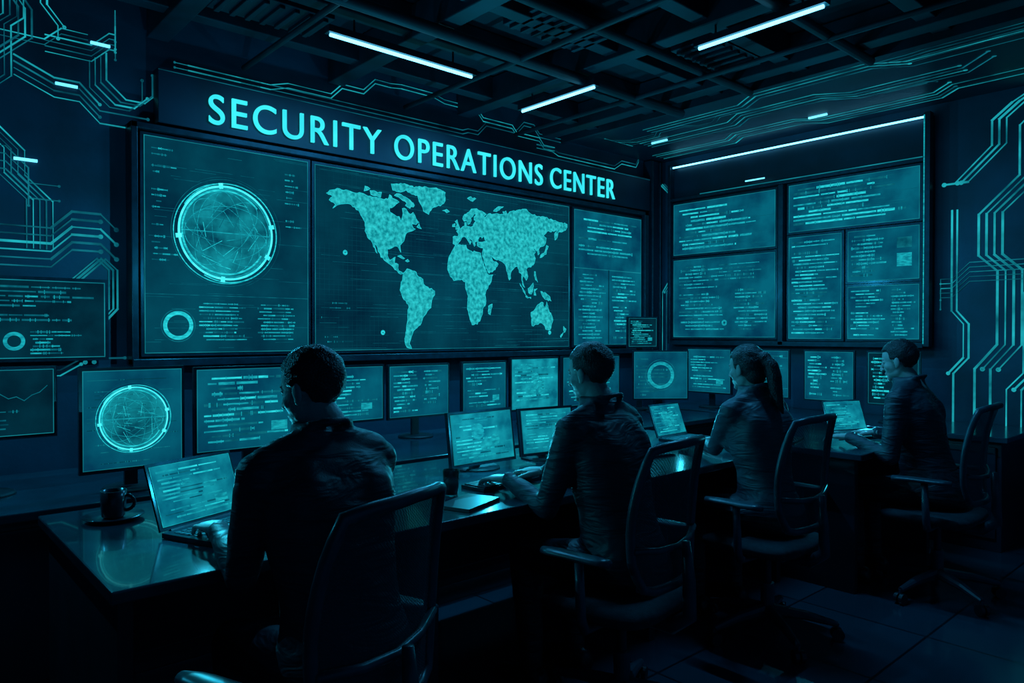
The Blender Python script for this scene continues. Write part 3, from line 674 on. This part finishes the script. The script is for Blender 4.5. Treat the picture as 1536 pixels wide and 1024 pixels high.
mb = MB(); mb.box(-0.12, 0.12, -0.08, 0.08, 0, 0.01, 'black'); mb.box(-0.12, 0.115, -0.078, 0.075, 0.002, 0.008, 'paper')
mb.build('notebook', loc=(4.05, 2.12, 0.751), rot=(0, 0, R(15)))

# ------------------------------------------------------------------ office chairs
def chair(x, y, yaw):
    e = empty('office_chair', (x, y, 0), R(yaw))
    mb = MB()
    n = 28; rings = []
    for z, a, b2 in ((0.405, 0.17, 0.15), (0.41, 0.225, 0.21), (0.43, 0.245, 0.23), (0.45, 0.24, 0.225), (0.462, 0.20, 0.19)):
        ring = []
        for j in range(n):
            t = 2*math.pi*j/n; cx = math.copysign(abs(math.cos(t))**0.5, math.cos(t)); sy = math.copysign(abs(math.sin(t))**0.5, math.sin(t))
            ring.append(Vector((a*cx, 0.02+b2*sy, z-0.03*max(0, sy-0.6))))
        rings.append(ring)
    mb.loft(rings, 'cush'); mb.build('seat', parent=e, smooth=True)
    def bp(u, v):   # u -1..1, v 0..1
        z = 0.53+0.49*v; hw = (0.185+0.03*math.sin(math.pi*min(1, v*1.1)))*(1 if v < 0.85 else 1-(v-0.85)*0.5)
        yy = -0.215-0.05*v+0.035*math.sin(v*math.pi)*0.8+0.045*u*u-0.03*max(0, v-0.8)
        return Vector((u*hw, yy, z))
    loop = []
    for i in range(11): loop.append(bp(-1+0.14*(1-min(1, i/1.5)) if i < 2 else -1, i/10*0.94+0.02))
    for i in range(1, 8): loop.append(bp(-0.9+1.8*i/8, 1.0-0.02*abs(i-4)/4))
    for i in range(10, -1, -1): loop.append(bp(1, i/10*0.94+0.02))
    for i in range(7, 0, -1): loop.append(bp(-0.9+1.8*i/8, 0.0))
    mb = MB(); mb.tube(loop, 0.016, 'chair', 10, close=True)
    mb.tube([bp(-1, 0.3)+Vector((0, -0.01, 0)), bp(-0.5, 0.27)+Vector((0, -0.012, 0)), bp(0, 0.26)+Vector((0, -0.014, 0)), bp(0.5, 0.27)+Vector((0, -0.012, 0)), bp(1, 0.3)+Vector((0, -0.01, 0))], 0.012, 'chair', 10)
    mb.tube([(0, -0.05, 0.385), (0, -0.20, 0.38), (0, -0.265, 0.43), (0, -0.262, 0.55), (0, -0.25, 0.68)], [0.03, 0.028, 0.026, 0.022, 0.014], 'chair', 12)
    mb.build('back_frame', parent=e, smooth=True)
    mb = MB(); vs = []; fs = []
    for i in range(17):
        for j in range(13): vs.append(bp(-1+2*j/12, 0.01+0.97*i/16))
    for i in range(16):
        for j in range(12): fs.append((i*13+j, i*13+j+1, (i+1)*13+j+1, (i+1)*13+j))
    mb.add(vs, fs, 'mesh'); mb.build('back_mesh', parent=e, smooth=True)
    mb = MB()
    for s in (-1, 1):
        mb.tube([(s*0.12, -0.02, 0.395), (s*0.265, -0.02, 0.40), (s*0.285, -0.02, 0.44), (s*0.285, -0.01, 0.63)], [0.018, 0.018, 0.018, 0.016], 'chair', 10)
        rr = []
        for t in range(9):
            q = t/8; yy = -0.13+0.27*q; hw = 0.034*(1-(2*q-1)**6*0.5)
            rr.append([Vector((s*0.285+hw*math.cos(a), yy, 0.645+0.013*math.sin(a)-0.012*max(0, q-0.7))) for a in [2*math.pi*k/12 for k in range(12)]])
        mb.loft(rr, 'chair')
    mb.build('armrests', parent=e, smooth=True)
    mb = MB()
    mb.box(-0.09, 0.09, -0.12, 0.10, 0.375, 0.404, 'chair')
    mb.tube([(0, 0, 0.09), (0, 0, 0.24)], 0.03, 'chair', 16); mb.tube([(0, 0, 0.24), (0, 0, 0.376)], 0.018, 'frame', 16)
    mb.tube([(0.05, 0, 0.39), (0.2, 0.02, 0.385)], 0.006, 'chair', 8)
    for i in range(5):
        a = 2*math.pi*i/5+0.3; c, s = math.cos(a), math.sin(a)
        mb.tube([(0.02*c, 0.02*s, 0.115), (0.17*c, 0.17*s, 0.10), (0.30*c, 0.30*s, 0.072)], [0.03, 0.022, 0.014], 'chair', 10)
        for o in (-0.014, 0.014):
            ox, oy = -s*o, c*o
            p = Vector((0.30*c+ox, 0.30*s+oy, 0.0285)); d = Vector((-s, c, 0))*0.009
            mb.tube([p-d, p+d], 0.0275, 'black', 16)
        mb.tube([(0.30*c, 0.30*s, 0.03), (0.30*c, 0.30*s, 0.075)], 0.008, 'chair', 8)
    mb.build('swivel_base', parent=e, smooth=False)
    return e
chair(0.82, 1.60, 20)
chair(2.03, 1.68, 8)
chair(3.09, 1.70, 0)
chair(4.23, 1.36, 4)

# ------------------------------------------------------------------ people
def head_mesh(parent, pos, yaw, pitch, sc, female=False):
    T = Matrix.Translation(pos) @ Matrix.Rotation(R(yaw), 4, 'Z') @ Matrix.Rotation(R(-pitch), 4, 'X') @ Matrix.Scale(sc, 4)
    mb = MB(); mb.X = T; k = 'skin'
    mb.ell((0, -0.012, 0.028), (0.073, 0.092, 0.084), k, seg=28, rings=20)
    mb.ell((0, 0.026, -0.020), (0.063, 0.056, 0.080), k, seg=24, rings=16)
    jw = 0.053 if not female else 0.047
    mb.ell((0, 0.030, -0.064), (jw, 0.050, 0.037), k, seg=24, rings=14)
    mb.ell((0, 0.066, -0.090), (0.024 if not female else 0.019, 0.018, 0.017), k)
    mb.ell((0, 0.069, 0.025), (0.044, 0.014, 0.011), k)
    mb.chain([(0, 0.080, 0.014), (0, 0.090, -0.008), (0, 0.101, -0.028)], [0.007, 0.008, 0.0095], k)
    for s in (-1, 1):
        mb.ell((s*0.011, 0.091, -0.032), (0.008, 0.010, 0.007), k)
        mb.ell((s*0.034, 0.046, -0.022), (0.026, 0.027, 0.030), k)
        mb.ell((s*0.044, 0.012, -0.060), (0.015, 0.034, 0.030), k)
        mb.ell((s*0.029, 0.0655, 0.0105), (0.0165, 0.0125, 0.0072), k)   # upper lid
        mb.ell((s*0.029, 0.0640, -0.0075), (0.015, 0.0115, 0.0055), k)  # lower lid
        mb.ell((s*0.076, -0.006, -0.008), (0.008, 0.017, 0.030), k, Matrix.Rotation(s*0.2, 3, 'Z'))
        mb.ell((s*0.072, 0.0, -0.03), (0.008, 0.010, 0.012), k)
    mb.ell((0, 0.079, -0.057), (0.023, 0.009, 0.006), k); mb.ell((0, 0.077, -0.067), (0.020, 0.010, 0.0065), k)
    mb.tube([(0, 0.0, -0.05), (0, -0.022, -0.10), (0, -0.045, -0.20)], [0.054, 0.057 if not female else 0.044, 0.064 if not female else 0.048], k, 20)
    mb.build('head', parent=parent, remesh=0.0036, smooth_it=4)
    mb = MB(); mb.X = T
    for s in (-1, 1):
        mb.ell((s*0.029, 0.0625, 0.0015), 0.0125, 'eye'); mb.ell((s*0.029, 0.0705, -0.0005), 0.0052, 'iris')
        mb.tube([(s*0.014, 0.0805, 0.024), (s*0.028, 0.079, 0.028), (s*0.042, 0.069, 0.024)], [0.0018, 0.0028, 0.0012], 'hair', 8)
    mb.build('eyes_and_brows', parent=parent, smooth=True)
    mb = MB(); mb.X = T
    nseg, nr = 56, 40; vs = []; fs = []
    for i in range(nr+1):
        th = math.pi*i/nr
        for j in range(nseg):
            ph = 2*math.pi*j/nseg
            d = Vector((math.sin(th)*math.cos(ph), math.sin(th)*math.sin(ph), math.cos(th)))
            p = Vector((d.x*0.080, d.y*0.100, d.z*0.092)) + Vector((0, -0.016, 0.032))
            line = 0.060 if not female else 0.054
            f = max(0.0, min(1.0, (p.y-0.028)/0.02))*max(0.0, min(1.0, (line+0.012-p.z)/0.02))
            g = max(0.0, min(1.0, ((-0.058 if p.y < -0.03 else -0.005 if p.y < 0.015 else 0.02)-p.z)/0.015))
            if female: g = max(0.0, min(1.0, ((-0.05 if p.y < 0.0 else 0.0)-p.z)/0.015))
            t = max(f, g)
            nz = noise.noise(p*38)*0.004+noise.noise(p*110)*0.0015
            p = p+d*nz
            if p.z > 0.06: p.z += 0.003
            c = Vector((0, -0.012, 0.02))
            p = c+(p-c)*(1-0.30*t)
            vs.append(p)
    for i in range(nr):
        for j in range(nseg): fs.append((i*nseg+j, (i+1)*nseg+j, (i+1)*nseg+(j+1) % nseg, i*nseg+(j+1) % nseg))
    if not female:
        mb.add(vs, fs, 'hair'); mb.build('hair', parent=parent, smooth=True)
    else:
        mb.add(vs, fs, 'hair')
        mb.ell((0, -0.035, 0.015), (0.083, 0.080, 0.080), 'hair', seg=28, rings=18)      # fuller sides covering the ears
        mb.ell((0, -0.055, -0.035), (0.066, 0.058, 0.062), 'hair', seg=24, rings=14)
        mb.ell((0, -0.115, 0.035), (0.036, 0.034, 0.034), 'hair')
        mb.chain([(0, -0.120, 0.03), (0, -0.148, -0.01), (0, -0.152, -0.07), (0, -0.150, -0.14), (0, -0.158, -0.20), (0, -0.168, -0.25)], [0.030, 0.034, 0.038, 0.034, 0.024, 0.008], 'hair', 16)
        mb.build('hair', parent=parent, remesh=0.0045, smooth_it=4)

def hand_mesh(name, parent, W, d, side, sc=1.0, curl=1.0):
    d = Vector(d).normalized(); up = Vector((0, 0, 1)); s = d.cross(up).normalized(); n = s.cross(d).normalized()
    s = s*side
    P = lambda a, b2, c: W+(d*a+s*b2+n*c)*sc
    mb = MB(); k = 'skin'
    rr = []
    for a, hw, ht in ((-0.03, 0.026, 0.022), (0.0, 0.027, 0.020), (0.02, 0.034, 0.018), (0.05, 0.041, 0.016), (0.075, 0.042, 0.014), (0.092, 0.038, 0.011)):
        rr.append([P(a, hw*math.cos(t), ht*math.sin(t)+0.004*math.sin(a*20)) for t in [2*math.pi*q/18 for q in range(18)]])
    mb.loft(rr, k)
    for off, L, r in ((0.031, 0.070, 0.0088), (0.011, 0.080, 0.009), (-0.010, 0.074, 0.0086), (-0.030, 0.058, 0.0078)):
        pts = [P(0.068, off*0.9, 0.002)]; a, c = 0.088-0.1*abs(off-0.005)*0.6, 0.003; pts.append(P(a, off, c))
        ang = 8*curl
        for fr, da in ((0.45, 22), (0.30, 26), (0.25, 18)):
            a += L*fr*math.cos(R(ang)); c -= L*fr*math.sin(R(ang)); ang += da*curl
            pts.append(P(a, off*1.08+(off*0.06), c))
        mb.chain(pts, [r*1.15, r*1.08, r, r*0.92, r*0.8], k, 12)
    mb.chain([P(0.012, 0.022, -0.004), P(0.042, 0.046, -0.008), P(0.066, 0.058, -0.014), P(0.088, 0.060, -0.020)], [0.014, 0.0125, 0.0105, 0.0085], k, 12)
    mb.build(name, parent=parent, remesh=0.0028, smooth_it=2)

def ik(S, W, a, b2, pole):
    d = W-S; L = d.length
    if L > (a+b2)*0.995:
        W = S+d.normalized()*(a+b2)*0.995; d = W-S; L = d.length
    u = d/L; x = (a*a-b2*b2+L*L)/(2*L); h = math.sqrt(max(0, a*a-x*x))
    p = (pole-u*pole.dot(u)).normalized()
    return S+u*x+p*h, W

def person(name, x, y, yaw, mat, lw, rw, lean=0.14, hyaw=0, hpitch=12, sc=1.0, wid=1.0, female=False, hand_dir=None, side_lean=0.0, up=0.0, outw=(0.55, 0.55)):
    e = empty(name, (x, y, 0), R(yaw)); inv = (Matrix.Translation((x, y, 0)) @ Matrix.Rotation(R(yaw), 4, 'Z')).inverted()
    seat = 0.472; k = mat
    yz = lambda z: lean*((z-seat)/0.56)**1.0 if z > seat else 0
    xz = lambda z: side_lean*((z-seat)/0.56) if z > seat else 0
    mb = MB(); rr = []
    prof = ((0.0, 0.13, 0.12, -0.01), (0.04, 0.18, 0.15, 0.0), (0.10, 0.185, 0.145, 0.0), (0.18, 0.168, 0.13, 0.0), (0.26, 0.165, 0.12, 0.0), (0.36, 0.182, 0.125, 0.0), (0.45, 0.20, 0.13, -0.005), (0.52, 0.205, 0.122, -0.012), (0.575, 0.185, 0.10, -0.018), (0.61, 0.13, 0.08, -0.02), (0.64, 0.080, 0.068, -0.012), (0.67, 0.064, 0.060, -0.005))
    for dz, a, b2, yo in prof:
        z = seat+dz*sc+(up*dz/0.6)
        wf = wid*(1.0 if not female else (1.04 if dz < 0.12 else 0.86 if 0.18 <= dz <= 0.3 else 0.95 if dz > 0.3 and dz < 0.6 else 1.0))
        rr.append([Vector((xz(z)+a*wf*math.copysign(abs(math.cos(t))**0.85, math.cos(t)), yz(z)+yo+b2*sc*math.copysign(abs(math.sin(t))**0.85, math.sin(t)), z)) for t in [2*math.pi*q/28 for q in range(28)]])
    mb.loft(rr, k)
    if female:
        zc = seat+0.40*sc
        for s in (-1, 1): mb.ell((s*0.07, yz(zc)+0.095, zc), (0.058, 0.05, 0.058), k)
    zs = seat+0.565*sc+up; zb = seat+0.44*sc+up
    for s in (-1, 1):
        mb.ell((xz(zb)+s*0.085*wid, yz(zb)-0.055, zb+0.02), (0.085, 0.07, 0.11), k)
    nb = Vector((xz(zs), yz(zs)-0.02, seat+0.655*sc+up))
    tz = 0.042 if not female else 0.032
    for s in (-1, 1): mb.chain([nb+Vector((s*0.03, -0.014, -0.022)), Vector((xz(zs)+s*0.165*wid, yz(zs)-0.012, zs+0.012))], [tz, tz+0.010], k)
    cr_ = 0.066 if not female else 0.054
    cpts = [nb+Vector((cr_*math.cos(a), cr_*0.97*math.sin(a)-0.002, 0.006-0.022*math.sin(a))) for a in [2*math.pi*q/20 for q in range(20)]]
    mb.tube(cpts, 0.012, k, 10, close=True)
    hands = []
    for s, Wt in ((-1, lw), (1, rw)):
        S = Vector((xz(zs)+s*0.186*wid, yz(zs)-0.005, zs-0.014)); W = inv @ Vector(Wt)
        E, W = ik(S, W, 0.30*sc, 0.265*sc, Vector((s*outw[0 if s < 0 else 1], -0.35, -1.0)))
        m1 = S.lerp(E, 0.45); m2 = E.lerp(W, 0.35)
        mb.chain([S, m1, E], [0.066*wid, 0.057*wid, 0.047*wid], k); mb.chain([E, m2, W-(W-E).normalized()*0.012], [0.047*wid, 0.044*wid, 0.034*wid], k)
        mb.tube([W-(W-E).normalized()*0.022, W+(W-E).normalized()*0.004], 0.037*wid, k, 16)   # cuff
        hands.append((s, W, (W-E).normalized()))
    for s in (-1, 1):
        H = Vector((s*0.09, 0.02, seat+0.078)); Kn = Vector((s*0.125, 0.41*sc, 0.515)); A = Vector((s*0.13, 0.37*sc, 0.10))
        mb.chain([H, H.lerp(Kn, 0.5), Kn], [0.086, 0.078, 0.064], k); mb.chain([Kn, Kn.lerp(A, 0.35), A], [0.064, 0.060, 0.043], k)
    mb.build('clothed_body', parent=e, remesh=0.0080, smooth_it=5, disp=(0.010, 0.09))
    mb = MB()
    for s in (-1, 1):
        yb = 0.37*sc
        rr = []
        for q, hw, zt in ((-0.075, 0.028, 0.06), (-0.06, 0.036, 0.085), (0.0, 0.042, 0.10), (0.06, 0.044, 0.075), (0.12, 0.048, 0.055), (0.17, 0.042, 0.045), (0.195, 0.02, 0.03)):
            rr.append([Vector((s*0.13+hw*math.cos(t), yb+q, 0.003+zt/2+zt/2*math.sin(t)*(1 if math.sin(t) > 0 else 0.98))) for t in [2*math.pi*w/16 for w in range(16)]])
        mb.loft(rr, 'shoe')
    mb.build('shoes', parent=e, smooth=True)
    for s, W, dd in hands:
        h = Vector((dd.x, dd.y, 0)).normalized()
        if hand_dir:
            v = inv.to_3x3() @ Vector(hand_dir[0 if s < 0 else 1]); h = Vector((v.x, v.y, 0)).normalized()
        hand_mesh('hand_left' if s < 0 else 'hand_right', e, W, h+Vector((0, 0, -0.10)), 1 if s < 0 else -1, 0.98 if not female else 0.88)
    hp = Vector((xz(zs)*1.15, yz(zs)*1.10+0.035, seat+0.756*sc+up))
    head_mesh(e, hp, hyaw, hpitch, 0.95*sc, female)
    return e

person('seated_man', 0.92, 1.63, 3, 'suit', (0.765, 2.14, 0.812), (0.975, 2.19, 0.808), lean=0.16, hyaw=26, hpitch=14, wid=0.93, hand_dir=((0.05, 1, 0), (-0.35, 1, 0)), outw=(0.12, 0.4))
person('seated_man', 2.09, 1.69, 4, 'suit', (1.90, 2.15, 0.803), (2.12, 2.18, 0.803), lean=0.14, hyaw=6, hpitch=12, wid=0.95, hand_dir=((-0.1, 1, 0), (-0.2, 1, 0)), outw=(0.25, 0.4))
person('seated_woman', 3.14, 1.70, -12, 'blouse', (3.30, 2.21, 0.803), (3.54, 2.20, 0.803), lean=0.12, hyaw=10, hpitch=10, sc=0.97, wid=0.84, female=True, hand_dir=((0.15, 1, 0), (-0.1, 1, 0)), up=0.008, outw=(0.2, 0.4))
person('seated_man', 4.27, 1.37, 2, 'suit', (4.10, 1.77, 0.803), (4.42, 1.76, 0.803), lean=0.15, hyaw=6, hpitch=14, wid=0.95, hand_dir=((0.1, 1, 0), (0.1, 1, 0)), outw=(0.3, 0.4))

# ------------------------------------------------------------------ lights
def point(name, loc, e, col=(0.03, 0.62, 0.88), r=0.0):
    ld = bpy.data.lights.new(name, 'POINT'); ld.energy = e; ld.color = col; ld.shadow_soft_size = r
    o = bpy.data.objects.new(name, ld); scene.collection.objects.link(o); o.location = loc
for p, e in (((0.80, 2.34, 0.95), 4.0), ((2.10, 2.50, 0.95), 5.0), ((3.55, 2.50, 0.93), 4.2), ((4.58, 1.90, 0.93), 3.8)):
    point('laptop_screen_glow', p, e)
for p, e in (((1.5, 3.95, 1.75), 20), ((0.2, 3.3, 1.6), 18), ((3.4, 4.0, 1.8), 30), ((5.1, 3.9, 1.8), 16), ((5.5, 2.6, 1.9), 13)):
    point('display_glow', p, e, (0.02, 0.48, 0.78))
w = bpy.data.worlds.new('world'); scene.world = w; w.use_nodes = True
w.node_tree.nodes['Background'].inputs[0].default_value = (0.004, 0.07, 0.18, 1); w.node_tree.nodes['Background'].inputs[1].default_value = 0.42

# ------------------------------------------------------------------ camera
cd = bpy.data.cameras.new('camera'); cd.sensor_width = 36; cd.lens = 36*1090/1536; cd.clip_start = 0.02
co = bpy.data.objects.new('camera', cd); scene.collection.objects.link(co)
co.location = (0, 0, 1.38); co.rotation_euler = (R(90-0.63), 0, R(-41.75))
scene.camera = co
